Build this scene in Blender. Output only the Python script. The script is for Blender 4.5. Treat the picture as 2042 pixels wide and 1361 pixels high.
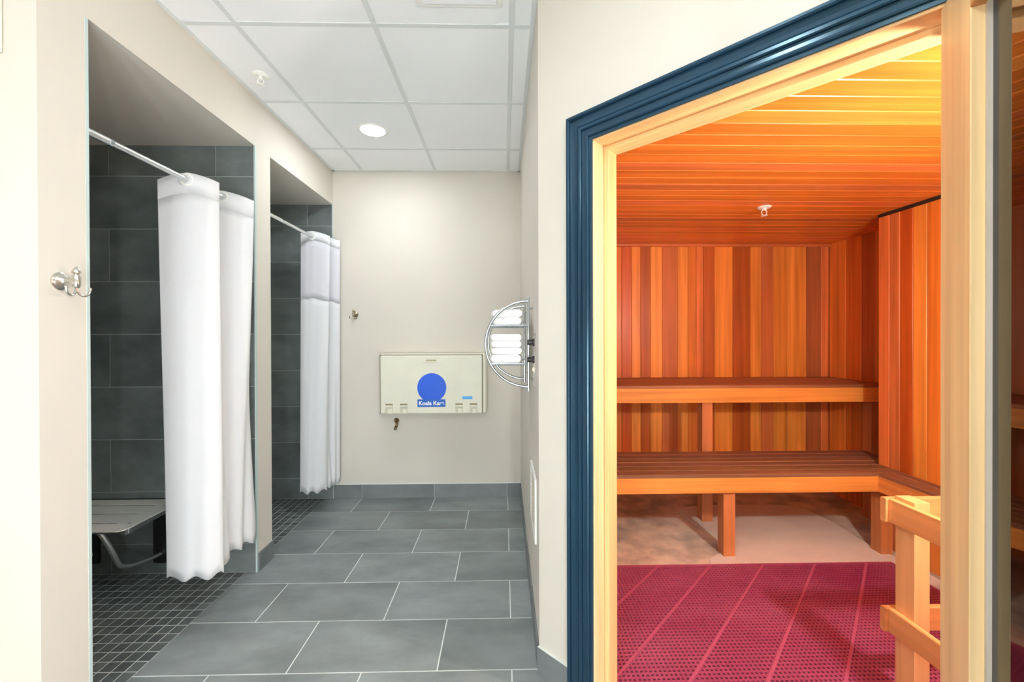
import bpy, math, random
from mathutils import Vector, Matrix
random.seed(7)
SC = bpy.context.scene
COL = SC.collection
for o in list(bpy.data.objects):
    bpy.data.objects.remove(o)

# ------------------------------------------------------------------ camera
CAM_H = 1.3684
yaw, pitch, roll = 0.019616, 0.004223, -0.002795
F_PX, CY = 818.33, 671.62
fw = Vector((math.sin(yaw) * math.cos(pitch), math.cos(yaw) * math.cos(pitch), -math.sin(pitch)))
rt = Vector((math.cos(yaw), -math.sin(yaw), 0))
up = rt.cross(fw)
rt2 = math.cos(roll) * rt + math.sin(roll) * up
up2 = -math.sin(roll) * rt + math.cos(roll) * up
cd = bpy.data.cameras.new('camera')
cd.sensor_fit = 'HORIZONTAL'
cd.sensor_width = 36.0
cd.lens = F_PX * 36.0 / 2042
cd.shift_y = -(680.5 - CY) / 2042
cd.clip_start = 0.02
cam = bpy.data.objects.new('camera', cd)
COL.objects.link(cam)
cam.matrix_world = Matrix(((rt2.x, up2.x, -fw.x, 0), (rt2.y, up2.y, -fw.y, 0), (rt2.z, up2.z, -fw.z, CAM_H), (0, 0, 0, 1)))
SC.camera = cam

# ------------------------------------------------------------------ world, light levels, exposure
w = bpy.data.worlds.new('world')
SC.world = w
w.use_nodes = True
w.node_tree.nodes['Background'].inputs[0].default_value = (0.9, 0.95, 1.0, 1)
w.node_tree.nodes['Background'].inputs[1].default_value = 0.05
SC.view_settings.view_transform = 'Standard'
SC.view_settings.look = 'None'
SC.view_settings.gamma = 1.0
SC.view_settings.use_curve_mapping = False
SC.view_settings.exposure = 1.30
CAN_STRENGTH = 72.0      # recessed ceiling lights
CAN_COLOR = (0.94, 0.975, 1.0)
FILL_STRENGTH = 20.0    # light bars of the added fill mirrors behind the camera
FILL_COLOR = (0.93, 0.97, 1.0)
SAUNA_STRENGTH = 385.0     # globe of the lamp inside the sauna
SAUNA_COLOR = (1.0, 0.94, 0.84)
try:
    SC.cycles.diffuse_bounces = 8
    SC.cycles.max_bounces = 14
except Exception:
    pass

# ------------------------------------------------------------------ room numbers (metres)
Y_BACK, X_RIGHT, X_LEFT, Z_CEIL = 3.47, 0.14, -1.43, 2.747
Z_SOFFIT = 2.462
FAC = (0.135, 1.66)                 # foot of the diagonal sauna front, runs at 45 degrees
S_OUT0, S_OUT1, H_CAS = 0.167, 1.303, 2.168
HB, HU, Z_SC = 0.518, 1.0, 2.145    # bench heights, sauna ceiling
XR, XR2, YJ, YSB, YSF, XSL = 2.446, 2.815, 2.635, 3.50, 0.80, 0.28


# ------------------------------------------------------------------ helpers
def lin(r, g, b):
    f = lambda c: (c / 255 / 12.92) if c / 255 <= 0.04045 else ((c / 255 + 0.055) / 1.055) ** 2.4
    return (f(r), f(g), f(b))


class MB:
    def __init__(s):
        s.v, s.f = [], []

    def add(s, vs, fs):
        n = len(s.v)
        s.v += [tuple(v) for v in vs]
        s.f += [tuple(i + n for i in f) for f in fs]
        return s

    def box(s, x0, x1, y0, y1, z0, z1):
        return s.add([(x0, y0, z0), (x1, y0, z0), (x1, y1, z0), (x0, y1, z0), (x0, y0, z1), (x1, y0, z1), (x1, y1, z1), (x0, y1, z1)],
                     [(0, 3, 2, 1), (4, 5, 6, 7), (0, 1, 5, 4), (1, 2, 6, 5), (2, 3, 7, 6), (3, 0, 4, 7)])

    def prism(s, poly, z0, z1):
        a = sum(poly[i][0] * poly[(i + 1) % len(poly)][1] - poly[(i + 1) % len(poly)][0] * poly[i][1] for i in range(len(poly)))
        if a < 0:
            poly = poly[::-1]
        n = len(poly)
        return s.add([(x, y, z0) for x, y in poly] + [(x, y, z1) for x, y in poly],
                     [tuple(range(n - 1, -1, -1)), tuple(range(n, 2 * n))] + [(i, (i + 1) % n, n + (i + 1) % n, n + i) for i in range(n)])

    def rbox(s, x0, x1, y0, y1, z0, z1, c):
        """box with its vertical and horizontal edges chamfered"""
        P = [(x0 + c, y0), (x1 - c, y0), (x1, y0 + c), (x1, y1 - c), (x1 - c, y1), (x0 + c, y1), (x0, y1 - c), (x0, y0 + c)]
        cx, cy = (x0 + x1) / 2, (y0 + y1) / 2
        sx, sy = (x1 - x0) / 2, (y1 - y0) / 2
        Q = [(cx + (x - cx) * (sx - c) / sx, cy + (y - cy) * (sy - c) / sy) for x, y in P]
        vs = [(x, y, z0) for x, y in Q] + [(x, y, z0 + c) for x, y in P] + [(x, y, z1 - c) for x, y in P] + [(x, y, z1) for x, y in Q]
        fs = [tuple(range(7, -1, -1)), tuple(range(24, 32))]
        for r in range(3):
            for i in range(8):
                j = (i + 1) % 8
                fs.append((r * 8 + i, r * 8 + j, r * 8 + 8 + j, r * 8 + 8 + i))
        return s.add(vs, fs)

    def tube(s, pts, r, n=10, closed=False, radii=None):
        pts = [Vector(p) for p in pts]
        m = len(pts)
        tang = []
        for i in range(m):
            if closed:
                t = pts[(i + 1) % m] - pts[(i - 1) % m]
            else:
                t = pts[min(i + 1, m - 1)] - pts[max(i - 1, 0)]
            tang.append(t.normalized())
        ref = Vector((0, 0, 1)) if abs(tang[0].z) < 0.9 else Vector((1, 0, 0))
        nrm = (ref - tang[0] * ref.dot(tang[0])).normalized()
        vs, fs = [], []
        for i in range(m):
            nrm = (nrm - tang[i] * nrm.dot(tang[i])).normalized()
            b = tang[i].cross(nrm)
            rr = radii[i] if radii else r
            for k in range(n):
                a = 2 * math.pi * k / n
                vs.append(pts[i] + (nrm * math.cos(a) + b * math.sin(a)) * rr)
        for i in range(m if closed else m - 1):
            j = (i + 1) % m
            for k in range(n):
                l = (k + 1) % n
                fs.append((i * n + k, i * n + l, j * n + l, j * n + k))
        if not closed:
            fs.append(tuple(range(n - 1, -1, -1)))
            fs.append(tuple(range((m - 1) * n, m * n)))
        return s.add(vs, fs)

    def lathe(s, prof, n=24, org=(0, 0, 0), axis='z'):
        """prof: list of (radius, height) turned about the axis"""
        vs, fs = [], []
        for r, h in prof:
            for k in range(n):
                a = 2 * math.pi * k / n
                c, d = r * math.cos(a), r * math.sin(a)
                p = {'z': (c, d, h), 'y': (c, -h, d), 'x': (h, c, d), '-z': (c, -d, -h)}[axis]
                vs.append((p[0] + org[0], p[1] + org[1], p[2] + org[2]))
        for i in range(len(prof) - 1):
            for k in range(n):
                l = (k + 1) % n
                fs.append((i * n + k, i * n + l, (i + 1) * n + l, (i + 1) * n + k))
        fs.append(tuple(range(n - 1, -1, -1)))
        fs.append(tuple(range((len(prof) - 1) * n, len(prof) * n)))
        return s.add(vs, fs)

    def mesh(s, name, smooth=False):
        me = bpy.data.meshes.new(name)
        me.from_pydata(s.v, [], s.f)
        me.update()
        if smooth:
            me.polygons.foreach_set('use_smooth', [True] * len(me.polygons))
            me.set_sharp_from_angle(angle=math.radians(38))
        return me

    def obj(s, name, mat, parent=None, smooth=False, color=None, label=None):
        return link(name, s.mesh(name, smooth), mat, parent, color, label)


def link(name, me, mat, parent=None, color=None, label=None):
    o = bpy.data.objects.new(name, me)
    COL.objects.link(o)
    if mat is not None and not me.materials:
        me.materials.append(mat)
    if parent is not None:
        o.parent = parent
    if color:
        o.color = (*color, 1)
    if label:
        o['label'] = label
    return o


def tag(o, label, cat, group=None):
    o['label'] = label
    o['category'] = cat
    if group:
        o['group'] = group
    return o


def struct(o):
    o['kind'] = 'structure'
    return o


def empty(name, loc=(0, 0, 0), rotz=0.0):
    o = bpy.data.objects.new(name, None)
    o.empty_display_size = 0.05
    COL.objects.link(o)
    o.location = loc
    o.rotation_euler = (0, 0, rotz)
    return o


def clip(poly, a, b, c):
    """keep a*x+b*y<=c"""
    out = []
    for i in range(len(poly)):
        p, q = poly[i], poly[(i + 1) % len(poly)]
        dp, dq = a * p[0] + b * p[1] - c, a * q[0] + b * q[1] - c
        if dp <= 0:
            out.append(p)
        if dp * dq < 0:
            t = dp / (dp - dq)
            out.append((p[0] + (q[0] - p[0]) * t, p[1] + (q[1] - p[1]) * t))
    return out


def area(poly):
    return abs(sum(poly[i][0] * poly[(i + 1) % len(poly)][1] - poly[(i + 1) % len(poly)][0] * poly[i][1] for i in range(len(poly)))) / 2


def spline(P, k=8):
    """Catmull-Rom through the points"""
    P = [Vector(p) for p in P]
    out = []
    for i in range(len(P) - 1):
        a, b, c, d = P[max(i - 1, 0)], P[i], P[i + 1], P[min(i + 2, len(P) - 1)]
        for j in range(k):
            t = j / k
            out.append(0.5 * ((2 * b) + (c - a) * t + (2 * a - 5 * b + 4 * c - d) * t * t + (3 * b - a - 3 * c + d) * t ** 3))
    out.append(P[-1])
    return out


# ------------------------------------------------------------------ materials
def mat_new(name):
    m = bpy.data.materials.new(name)
    m.use_nodes = True
    nt = m.node_tree
    return m, nt, nt.nodes['Principled BSDF']


def setp(b, **k):
    names = dict(color='Base Color', rough='Roughness', metal='Metallic', spec='Specular IOR Level', coat='Coat Weight', coatr='Coat Roughness',
                 trans='Transmission Weight', ior='IOR', emit='Emission Color', estr='Emission Strength', sheen='Sheen Weight', sub='Subsurface Weight')
    for a, v in k.items():
        b.inputs[names[a]].default_value = (*v, 1) if isinstance(v, tuple) and len(v) == 3 else v


def noise_col(nt, c1, c2, scale, detail=4, vec=None, rough=0.55, lo=0.3, hi=0.7, stretch=None, coord='Object', rnd=False):
    N, L = nt.nodes, nt.links
    tc = N.new('ShaderNodeTexCoord')
    src = tc.outputs[coord]
    if rnd:
        oi = N.new('ShaderNodeObjectInfo')
        mul = N.new('ShaderNodeVectorMath'); mul.operation = 'SCALE'
        mul.inputs[0].default_value = (37.0, 53.0, 71.0)
        L.new(oi.outputs['Random'], mul.inputs['Scale'])
        ad = N.new('ShaderNodeVectorMath'); ad.operation = 'ADD'
        L.new(src, ad.inputs[0]); L.new(mul.outputs[0], ad.inputs[1])
        src = ad.outputs[0]
    if stretch:
        mp = N.new('ShaderNodeMapping')
        mp.inputs['Scale'].default_value = stretch
        L.new(src, mp.inputs[0])
        src = mp.outputs[0]
    nz = N.new('ShaderNodeTexNoise')
    nz.inputs['Scale'].default_value = scale
    nz.inputs['Detail'].default_value = detail
    nz.inputs['Roughness'].default_value = rough
    L.new(src, nz.inputs['Vector'])
    cr = N.new('ShaderNodeValToRGB')
    cr.color_ramp.elements[0].position = lo
    cr.color_ramp.elements[1].position = hi
    cr.color_ramp.elements[0].color = (*c1, 1)
    cr.color_ramp.elements[1].color = (*c2, 1)
    L.new(nz.outputs['Fac'], cr.inputs[0])
    return nz, cr


def bump(nt, b, nz, strength, dist=0.002):
    bp = nt.nodes.new('ShaderNodeBump')
    bp.inputs['Strength'].default_value = strength
    bp.inputs['Distance'].default_value = dist
    nt.links.new(nz.outputs['Fac'], bp.inputs['Height'])
    nt.links.new(bp.outputs[0], b.inputs['Normal'])


def mat_flat(name, color, rough=0.5, **k):
    m, nt, b = mat_new(name)
    nz, cr = noise_col(nt, tuple(c * 0.96 for c in color), tuple(min(1, c * 1.03) for c in color), 6)
    nt.links.new(cr.outputs[0], b.inputs['Base Color'])
    setp(b, rough=rough, **k)
    return m


def mat_paint(name, color):
    m, nt, b = mat_new(name)
    nz, cr = noise_col(nt, tuple(c * 0.975 for c in color), tuple(min(1, c * 1.02) for c in color), 1.6, 3)
    nt.links.new(cr.outputs[0], b.inputs['Base Color'])
    nz2, _ = noise_col(nt, (0, 0, 0), (1, 1, 1), 220, 2)
    bump(nt, b, nz2, 0.06, 0.0006)
    setp(b, rough=0.62, spec=0.3)
    return m


def mat_tile(name, c1, c2, rough, scale=3.2, spec=0.5):
    """cloudy porcelain: colour from large and fine noise, differs per tile"""
    m, nt, b = mat_new(name)
    nz, cr = noise_col(nt, c1, c2, scale, 6, rough=0.62, lo=0.28, hi=0.74, rnd=True, stretch=(0.6, 1.2, 1.0))
    oi = nt.nodes.new('ShaderNodeObjectInfo')
    mr = nt.nodes.new('ShaderNodeMapRange')
    mr.inputs['To Min'].default_value = 0.88
    mr.inputs['To Max'].default_value = 1.1
    nt.links.new(oi.outputs['Random'], mr.inputs[0])
    mx = nt.nodes.new('ShaderNodeVectorMath'); mx.operation = 'SCALE'
    nt.links.new(cr.outputs[0], mx.inputs[0])
    nt.links.new(mr.outputs[0], mx.inputs['Scale'])
    nt.links.new(mx.outputs[0], b.inputs['Base Color'])
    nz2, _ = noise_col(nt, (0, 0, 0), (1, 1, 1), 90, 3)
    bump(nt, b, nz2, 0.05, 0.0005)
    setp(b, rough=rough, spec=spec)
    return m


def mat_wood(name, rough=0.42, coat=0.15, contrast=(0.72, 1.14)):
    """board wood: tint from the object colour, grain runs along the board's own x axis"""
    m, nt, b = mat_new(name)
    N, L = nt.nodes, nt.links
    lo, hi = contrast
    nz, cr = noise_col(nt, (lo, lo * 0.95, lo * 0.9), (hi, hi, hi), 1.0, 5, stretch=(0.9, 34, 34), rnd=True, lo=0.25, hi=0.75)
    nz2, cr2 = noise_col(nt, (0.82, 0.76, 0.72), (1.08, 1.08, 1.08), 1.0, 3, stretch=(0.7, 9, 9), rnd=True, lo=0.3, hi=0.65)
    oi = N.new('ShaderNodeObjectInfo')
    m1 = N.new('ShaderNodeVectorMath'); m1.operation = 'MULTIPLY'
    m2 = N.new('ShaderNodeVectorMath'); m2.operation = 'MULTIPLY'
    L.new(oi.outputs['Color'], m1.inputs[0]); L.new(cr.outputs[0], m1.inputs[1])
    L.new(m1.outputs[0], m2.inputs[0]); L.new(cr2.outputs[0], m2.inputs[1])
    L.new(m2.outputs[0], b.inputs['Base Color'])
    bump(nt, b, nz, 0.08, 0.0006)
    setp(b, rough=rough, coat=coat, coatr=0.25)
    return m


def mat_metal(name, color, rough):
    m, nt, b = mat_new(name)
    nz, cr = noise_col(nt, (rough * 0.8,) * 3, (rough * 1.2,) * 3, 25, 2)
    nt.links.new(cr.outputs[0], b.inputs['Roughness'])
    setp(b, color=color, metal=1.0)
    return m


def mat_emit(name, color, strength):
    m, nt, b = mat_new(name)
    setp(b, color=(0.9, 0.9, 0.9), emit=color, estr=strength)
    return m


M = {}
M['paint'] = mat_paint('wall_paint', (0.665, 0.63, 0.56))
M['ceil'] = mat_paint('ceiling_tile', (0.92, 0.94, 0.96))
M['grid'] = mat_flat('grid_white', lin(222, 226, 227), 0.5)
M['white'] = mat_flat('white_plastic', lin(240, 240, 236), 0.4)
M['floor_tile'] = mat_tile('floor_porcelain', lin(110, 116, 118), lin(155, 163, 164), 0.42)
M['base_tile'] = mat_tile('base_porcelain', lin(98, 103, 106), lin(136, 141, 143), 0.42)
M['wall_tile'] = mat_tile('shower_porcelain', lin(86, 92, 93), lin(138, 146, 146), 0.4)
M['mosaic'] = mat_tile('mosaic_porcelain', lin(76, 83, 84), lin(126, 133, 133), 0.4)
M['grout'] = mat_flat('light_grout', lin(226, 232, 230), 0.85)
M['grout_wall'] = mat_flat('grey_grout', lin(176, 184, 184), 0.85)
M['edge'] = mat_flat('edge_strip', lin(190, 208, 206), 0.4)
M['wood'] = mat_wood('cedar_board')
M['wood_dry'] = mat_wood('cedar_worn', 0.6, 0.0, (0.62, 1.18))
M['pine'] = mat_wood('cedar_light', 0.45, 0.1, (0.84, 1.08))
M['dark'] = mat_flat('dark_backing', (0.02, 0.012, 0.008), 0.8)
M['chrome'] = mat_metal('chrome', (0.56, 0.61, 0.65), 0.14)
M['nickel'] = mat_metal('brushed_nickel', (0.62, 0.60, 0.55), 0.24)
M['bronze'] = mat_metal('aged_bronze', (0.27, 0.19, 0.10), 0.32)
M['alu'] = mat_metal('satin_aluminium', (0.72, 0.74, 0.74), 0.36)
M['seat'] = mat_flat('seat_metal', lin(246, 246, 240), 0.35)
M['black'] = mat_flat('black_plastic', (0.012, 0.012, 0.013), 0.35)
M['putty'] = mat_flat('putty_plastic', lin(226, 225, 208), 0.45)
M['putty_dark'] = mat_flat('putty_shadow_gap', lin(92, 84, 62), 0.6)
M['sticker_blue'] = mat_flat('sticker_blue', lin(0, 92, 225), 0.45)
M['sticker_band'] = mat_flat('sticker_band', lin(20, 98, 198), 0.45)
M['sticker_sky'] = mat_flat('sticker_sky', lin(60, 165, 235), 0.35)
M['sticker_white'] = mat_flat('sticker_white', lin(245, 245, 245), 0.4)
M['orange_led'] = mat_emit('orange_led', (1.0, 0.3, 0.05), 3.0)
M['can_lens'] = mat_emit('can_lens', CAN_COLOR, CAN_STRENGTH)
M['fill_glow'] = mat_emit('fill_bar_emission', FILL_COLOR, FILL_STRENGTH)
M['globe'] = mat_emit('lamp_globe', SAUNA_COLOR, SAUNA_STRENGTH)
M['grille'] = mat_flat('grille_taupe', lin(206, 196, 182), 0.5)
M['mat'] = mat_tile('mat_rubber', lin(150, 48, 92), lin(192, 100, 134), 0.36, 2.0)
M['mat_strip'] = mat_flat('mat_strip', lin(182, 88, 122), 0.5)

# navy painted casing, glossy
m, nt, b = mat_new('casing_navy')
nz, cr = noise_col(nt, lin(24, 50, 69), lin(30, 60, 83), 3, 3)
nt.links.new(cr.outputs[0], b.inputs['Base Color'])
setp(b, rough=0.2, spec=0.7)
b.inputs['Specular Tint'].default_value = (0.55, 0.85, 1.0, 1)
M['navy'] = m


def mat_cloth(name, color, transl, alpha=1.0):
    m, nt, b = mat_new(name)
    N, L = nt.nodes, nt.links
    setp(b, color=color, rough=0.85, spec=0.1, sheen=0.2)
    nz, cr = noise_col(nt, tuple(c * 0.97 for c in color), color, 300, 2, stretch=(1, 1, 0.4))
    L.new(cr.outputs[0], b.inputs['Base Color'])
    tr = N.new('ShaderNodeBsdfTranslucent')
    tr.inputs[0].default_value = (*color, 1)
    mx = N.new('ShaderNodeMixShader')
    mx.inputs[0].default_value = transl
    L.new(b.outputs[0], mx.inputs[1]); L.new(tr.outputs[0], mx.inputs[2])
    out = N['Material Output']
    if alpha < 1:
        tp = N.new('ShaderNodeBsdfTransparent')
        m2 = N.new('ShaderNodeMixShader')
        m2.inputs[0].default_value = alpha
        L.new(tp.outputs[0], m2.inputs[1]); L.new(mx.outputs[0], m2.inputs[2])
        L.new(m2.outputs[0], out.inputs[0])
    else:
        L.new(mx.outputs[0], out.inputs[0])
    return m


M['curtain'] = mat_cloth('curtain_white', (0.90, 0.91, 0.93), 0.30)
M['sheer'] = mat_cloth('curtain_sheer', (0.88, 0.88, 0.92), 0.35, 0.93)
M['towel'] = mat_cloth('towel_white', (0.93, 0.92, 0.91), 0.05)

# smoked door glass: reflects like glass, lets a little tinted light through
m, nt, b = mat_new('smoked_glass')
N, L = nt.nodes, nt.links
N.remove(b)
gl = N.new('ShaderNodeBsdfGlossy'); gl.inputs['Roughness'].default_value = 0.03
gl.inputs['Color'].default_value = (0.95, 0.95, 0.95, 1)
tp = N.new('ShaderNodeBsdfTransparent'); tp.inputs[0].default_value = (0.11, 0.095, 0.10, 1)
fr = N.new('ShaderNodeFresnel'); fr.inputs[0].default_value = 1.5
mx = N.new('ShaderNodeMixShader')
L.new(fr.outputs[0], mx.inputs[0]); L.new(tp.outputs[0], mx.inputs[1]); L.new(gl.outputs[0], mx.inputs[2])
L.new(mx.outputs[0], N['Material Output'].inputs[0])
M['glass'] = m

# sauna floor: bare concrete with paler skim patches
m, nt, b = mat_new('concrete')
nz, cr = noise_col(nt, lin(178, 176, 168), lin(232, 224, 208), 2.6, 5, lo=0.4, hi=0.56)
nz2, cr2 = noise_col(nt, (0.72, 0.72, 0.72), (1.1, 1.08, 1.04), 9, 6, lo=0.28, hi=0.7)
mm = nt.nodes.new('ShaderNodeVectorMath'); mm.operation = 'MULTIPLY'
nt.links.new(cr.outputs[0], mm.inputs[0]); nt.links.new(cr2.outputs[0], mm.inputs[1])
nt.links.new(mm.outputs[0], b.inputs['Base Color'])
bump(nt, b, nz2, 0.25, 0.004)
setp(b, rough=0.75)
M['concrete'] = m
M['skim'] = mat_tile('skim_coat', lin(226, 222, 212), lin(247, 244, 236), 0.7, 4.0, 0.3)

# ------------------------------------------------------------------ structure: floor
CG = 0.0055


def tile_piece(name, poly, z0, z1, mat, parent):
    cx = sum(p[0] for p in poly) / len(poly)
    cy = sum(p[1] for p in poly) / len(poly)
    o = MB().prism([(x - cx, y - cy) for x, y in poly], 0, z1 - z0).obj(name, mat, parent)
    o.location = (cx, cy, z0)
    return o


room_poly = [(-2.6, -1.6), (2.0, -1.6), (2.0, -0.205), (FAC[0], FAC[1]), (X_RIGHT, 1.66), (X_RIGHT, Y_BACK), (X_LEFT - 0.068, Y_BACK), (X_LEFT - 0.068, 1.29), (-2.6, 1.29)]
floor = struct(MB().prism([(-2.7, -1.7), (2.1, -1.7), (2.1, -0.1), (0.29, 1.66), (0.29, 3.6), (-1.496, 3.6), (-1.496, 1.36), (-2.7, 1.36)], -0.08, -0.0012).obj('floor', M['grout']))
rows = []
yy = 3.196
rows.append((yy, Y_BACK, 0))
k = 0
while yy > -1.6:
    rows.append((max(yy - 0.305, -1.6), yy, 1 if k % 2 == 0 else 0))
    yy -= 0.305
    k += 1
for y0, y1, odd in rows:
    off = -0.582 + (0.305 if odd else 0)
    n0 = math.floor((-2.7 - off) / 0.61)
    for n in range(n0, n0 + 10):
        x0, x1 = off + n * 0.61, off + (n + 1) * 0.61
        xl = -1.495 if y1 > 1.29 else -2.6
        poly = [(max(x0 + CG / 2, xl), y0 + CG / 2), (min(x1 - CG / 2, 2.0 if y0 < 1.66 else X_RIGHT), y0 + CG / 2),
                (min(x1 - CG / 2, 2.0 if y0 < 1.66 else X_RIGHT), y1 - CG / 2), (max(x0 + CG / 2, xl), y1 - CG / 2)]
        if poly[1][0] - poly[0][0] < 0.004:
            continue
        poly = clip(poly, 1, 1, 1.795) if y0 < 1.66 else poly
        if len(poly) >= 3 and area(poly) > 2e-4:
            tile_piece('floor_tile', poly, -0.007, 0.0, M['floor_tile'], floor)

# shower floors: small mosaic squares
MS = MB().box(-0.0246, 0.0246, -0.0246, 0.0246, 0, 0.006).mesh('mosaic_tile')
MS.materials.append(M['mosaic'])
for idx, (ya, yb) in enumerate(((1.443, 2.395), (2.548, 3.464))):
    sf = struct(MB().box(-2.56, -1.495, ya, yb, -0.02, -0.0022).obj('floor_shower_%d' % (idx + 1), M['grout']))
    sf.location = (0, 0, 0)
    cand, rest = [], MB()
    ny = int((yb - ya) / 0.0538) + 1
    for j in range(ny):
        for i in range(20):
            x, y = -1.498 - 0.0255 - i * 0.0538, yb - 0.001 - 0.0255 - j * 0.0538
            if x < -2.53 or y - 0.0255 < ya:
                continue
            cand.append((x, y))
    cand.sort(key=lambda q: (q[0] < -1.04 * q[1] - 0.05, q[0] ** 2 + q[1] ** 2))
    nmax = 250 if idx == 0 else 200
    for x, y in cand[:nmax]:
        t = link('mosaic_tile', MS, None, sf)
        t.location = (x, y, -0.0075 + random.uniform(0, 0.0008))
    for x, y in cand[nmax:]:
        rest.box(x - 0.0246, x + 0.0246, y - 0.0246, y + 0.0246, -0.0075, -0.0012)
    if rest.v:
        r = rest.obj('mosaic_field', M['mosaic'], sf)
        r['kind'] = 'stuff'

# ------------------------------------------------------------------ structure: left wall with the two shower bays
wl = MB()
wl.box(-2.6, X_LEFT, 1.29, 1.443, -0.02, Z_SOFFIT)                      # first pier
wl.box(-2.6, X_LEFT, 2.401, 2.548, -0.02, Z_SOFFIT)                     # pier between the bays
wl.box(-2.6, X_LEFT, 1.29, Y_BACK, Z_SOFFIT, 2.80)                      # header and bay ceilings
wl.box(-2.70, -2.558, 1.29, 3.6, -0.02, 2.80)                           # rear of the bays
wall_left = struct(wl.obj('wall_left', M['paint']))
wall_back = struct(MB().box(-2.6, 0.28, Y_BACK, 3.62, -0.02, 2.80).obj('wall_back', M['paint']))
for nm, bx in (('wall_left_near', (-2.72, -2.6, -1.7, 1.29)), ('wall_rear', (-2.72, 2.12, -1.72, -1.6)), ('wall_right_near', (2.0, 2.12, -1.7, -0.2))):
    struct(MB().box(*bx, -0.02, 2.80).obj(nm, M['paint']))

# tiles on the bay walls that face the camera, and on the rear walls of the bays
ZR = [2.462] + [2.283 - 0.302 * i for i in range(8)] + [0.0]


def wall_tiles(parent, u0, u1, offs, place, mat):
    for r in range(len(ZR) - 1):
        z1, z0 = ZR[r], ZR[r + 1]
        off = offs[r % 2]
        n0 = math.floor((u0 - off) / 0.604)
        for n in range(n0, n0 + 5):
            a, b_ = max(off + n * 0.604, u0) + 0.0021, min(off + (n + 1) * 0.604, u1) - 0.0021
            if b_ - a < 0.01:
                continue
            wdt, hgt = b_ - a, z1 - z0 - 0.0042
            o = MB().box(-wdt / 2, wdt / 2, 0, 0.006, -hgt / 2, hgt / 2).obj('wall_tile', mat, parent)
            place(o, (a + b_) / 2, (z0 + z1) / 2)


def pl_sh1(o, u, z): o.location = (u, 2.395, z)
def pl_sh2(o, u, z): o.location = (u, 3.464, z)
def pl_rear(o, u, z): o.rotation_euler = (0, 0, math.pi / 2); o.location = (-2.552, u, z)


MB().box(-2.558, X_LEFT - 0.001, 2.3962, 2.402, 0, 2.462).obj('grout_bed', M['grout_wall'], wall_left)
MB().box(-2.558, X_LEFT - 0.001, 3.4652, 3.471, 0, 2.462).obj('grout_bed', M['grout_wall'], wall_back)
MB().box(-2.559, -2.5532, 1.443, 3.47, 0, 2.462).obj('grout_bed', M['grout_wall'], wall_left)
wall_tiles(wall_left, -2.552, X_LEFT - 0.004, (-2.257, -1.955), pl_sh1, M['wall_tile'])
wall_tiles(wall_back, -2.552, X_LEFT - 0.004, (-1.640, -1.945), pl_sh2, M['wall_tile'])
wall_tiles(wall_left, 1.445, 2.394, (1.75, 2.05), pl_rear, M['wall_tile'])
wall_tiles(wall_left, 2.55, 3.463, (2.85, 3.15), pl_rear, M['wall_tile'])
for y0, y1 in ((1.435, 1.446), (2.391, 2.405)):
    MB().box(X_LEFT - 0.006, X_LEFT + 0.0015, y0, y1, 0, Z_SOFFIT).obj('edge_trim', M['edge'], wall_left)
MB().box(X_LEFT - 0.005, X_LEFT + 0.001, 3.462, 3.468, 0, Z_SOFFIT).obj('edge_trim', M['edge'], wall_back)

# ------------------------------------------------------------------ structure: right wall and the diagonal sauna front
D2 = math.sqrt(0.5)


def fac(s, y=0.0):
    return (FAC[0] + (s + y) * D2, FAC[1] + (-s + y) * D2)


wall_right = struct(MB().prism([(X_RIGHT, 3.62), (0.28, 3.62), (0.28, 1.68), fac(0.25, 0.115), fac(0.25), (X_RIGHT, 1.655)], -0.02, 2.80).obj('wall_right', M['paint']))
wf = MB()
wf.prism([fac(0.25), fac(1.216), fac(1.216, 0.115), fac(0.25, 0.115)], 2.08, 2.80)
wf.prism([fac(1.216), fac(2.64), fac(2.64, 0.115), fac(1.216, 0.115)], -0.02, 2.80)
wall_front = struct(wf.obj('wall_front', M['paint']))

# tile base along the walls
bb = struct(empty('baseboard_back'))
xs = [X_LEFT, -1.193, -0.59, 0.022, X_RIGHT]
for a, b_ in zip(xs, xs[1:]):
    o = MB().box(-(b_ - a) / 2 + 0.001, (b_ - a) / 2 - 0.001, 0, 0.01, 0, 0.114).obj('base_tile', M['base_tile'], bb)
    o.location = ((a + b_) / 2, Y_BACK - 0.010, 0)
MB().box(X_LEFT, X_RIGHT, Y_BACK - 0.008, Y_BACK, 0, 0.116).obj('grout_line', M['grout'], bb)
br = struct(empty('baseboard_right'))
ys = [1.66, 2.05, 2.66, 3.27, Y_BACK - 0.01]
for a, b_ in zip(ys, ys[1:]):
    o = MB().box(0, 0.008, -(b_ - a) / 2 + 0.001, (b_ - a) / 2 - 0.001, 0, 0.108).obj('base_tile', M['base_tile'], br)
    o.location = (X_RIGHT - 0.008, (a + b_) / 2, 0)
bf = struct(empty('baseboard_front', (FAC[0], FAC[1], 0), -math.pi / 4))
MB().box(0.004, S_OUT0 - 0.001, -0.010, 0, 0, 0.105).obj('base_tile', M['base_tile'], bf)
MB().box(0.004, S_OUT0 - 0.001, -0.008, 0, 0.105, 0.107).obj('grout_line', M['grout'], bf)
MB().box(S_OUT1 + 0.001, 2.63, -0.010, 0, 0, 0.105).obj('base_tile', M['base_tile'], bf)
bl = struct(empty('baseboard_left'))
MB().box(0, 0.010, 2.402, 2.548, 0, 0.105).obj('base_tile', M['base_tile'], bl)
MB().box(0, 0.010, 1.29, 1.441, 0, 0.105).obj('base_tile', M['base_tile'], bl)
for c in bl.children:
    c.location = (X_LEFT, 0, 0)

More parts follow.
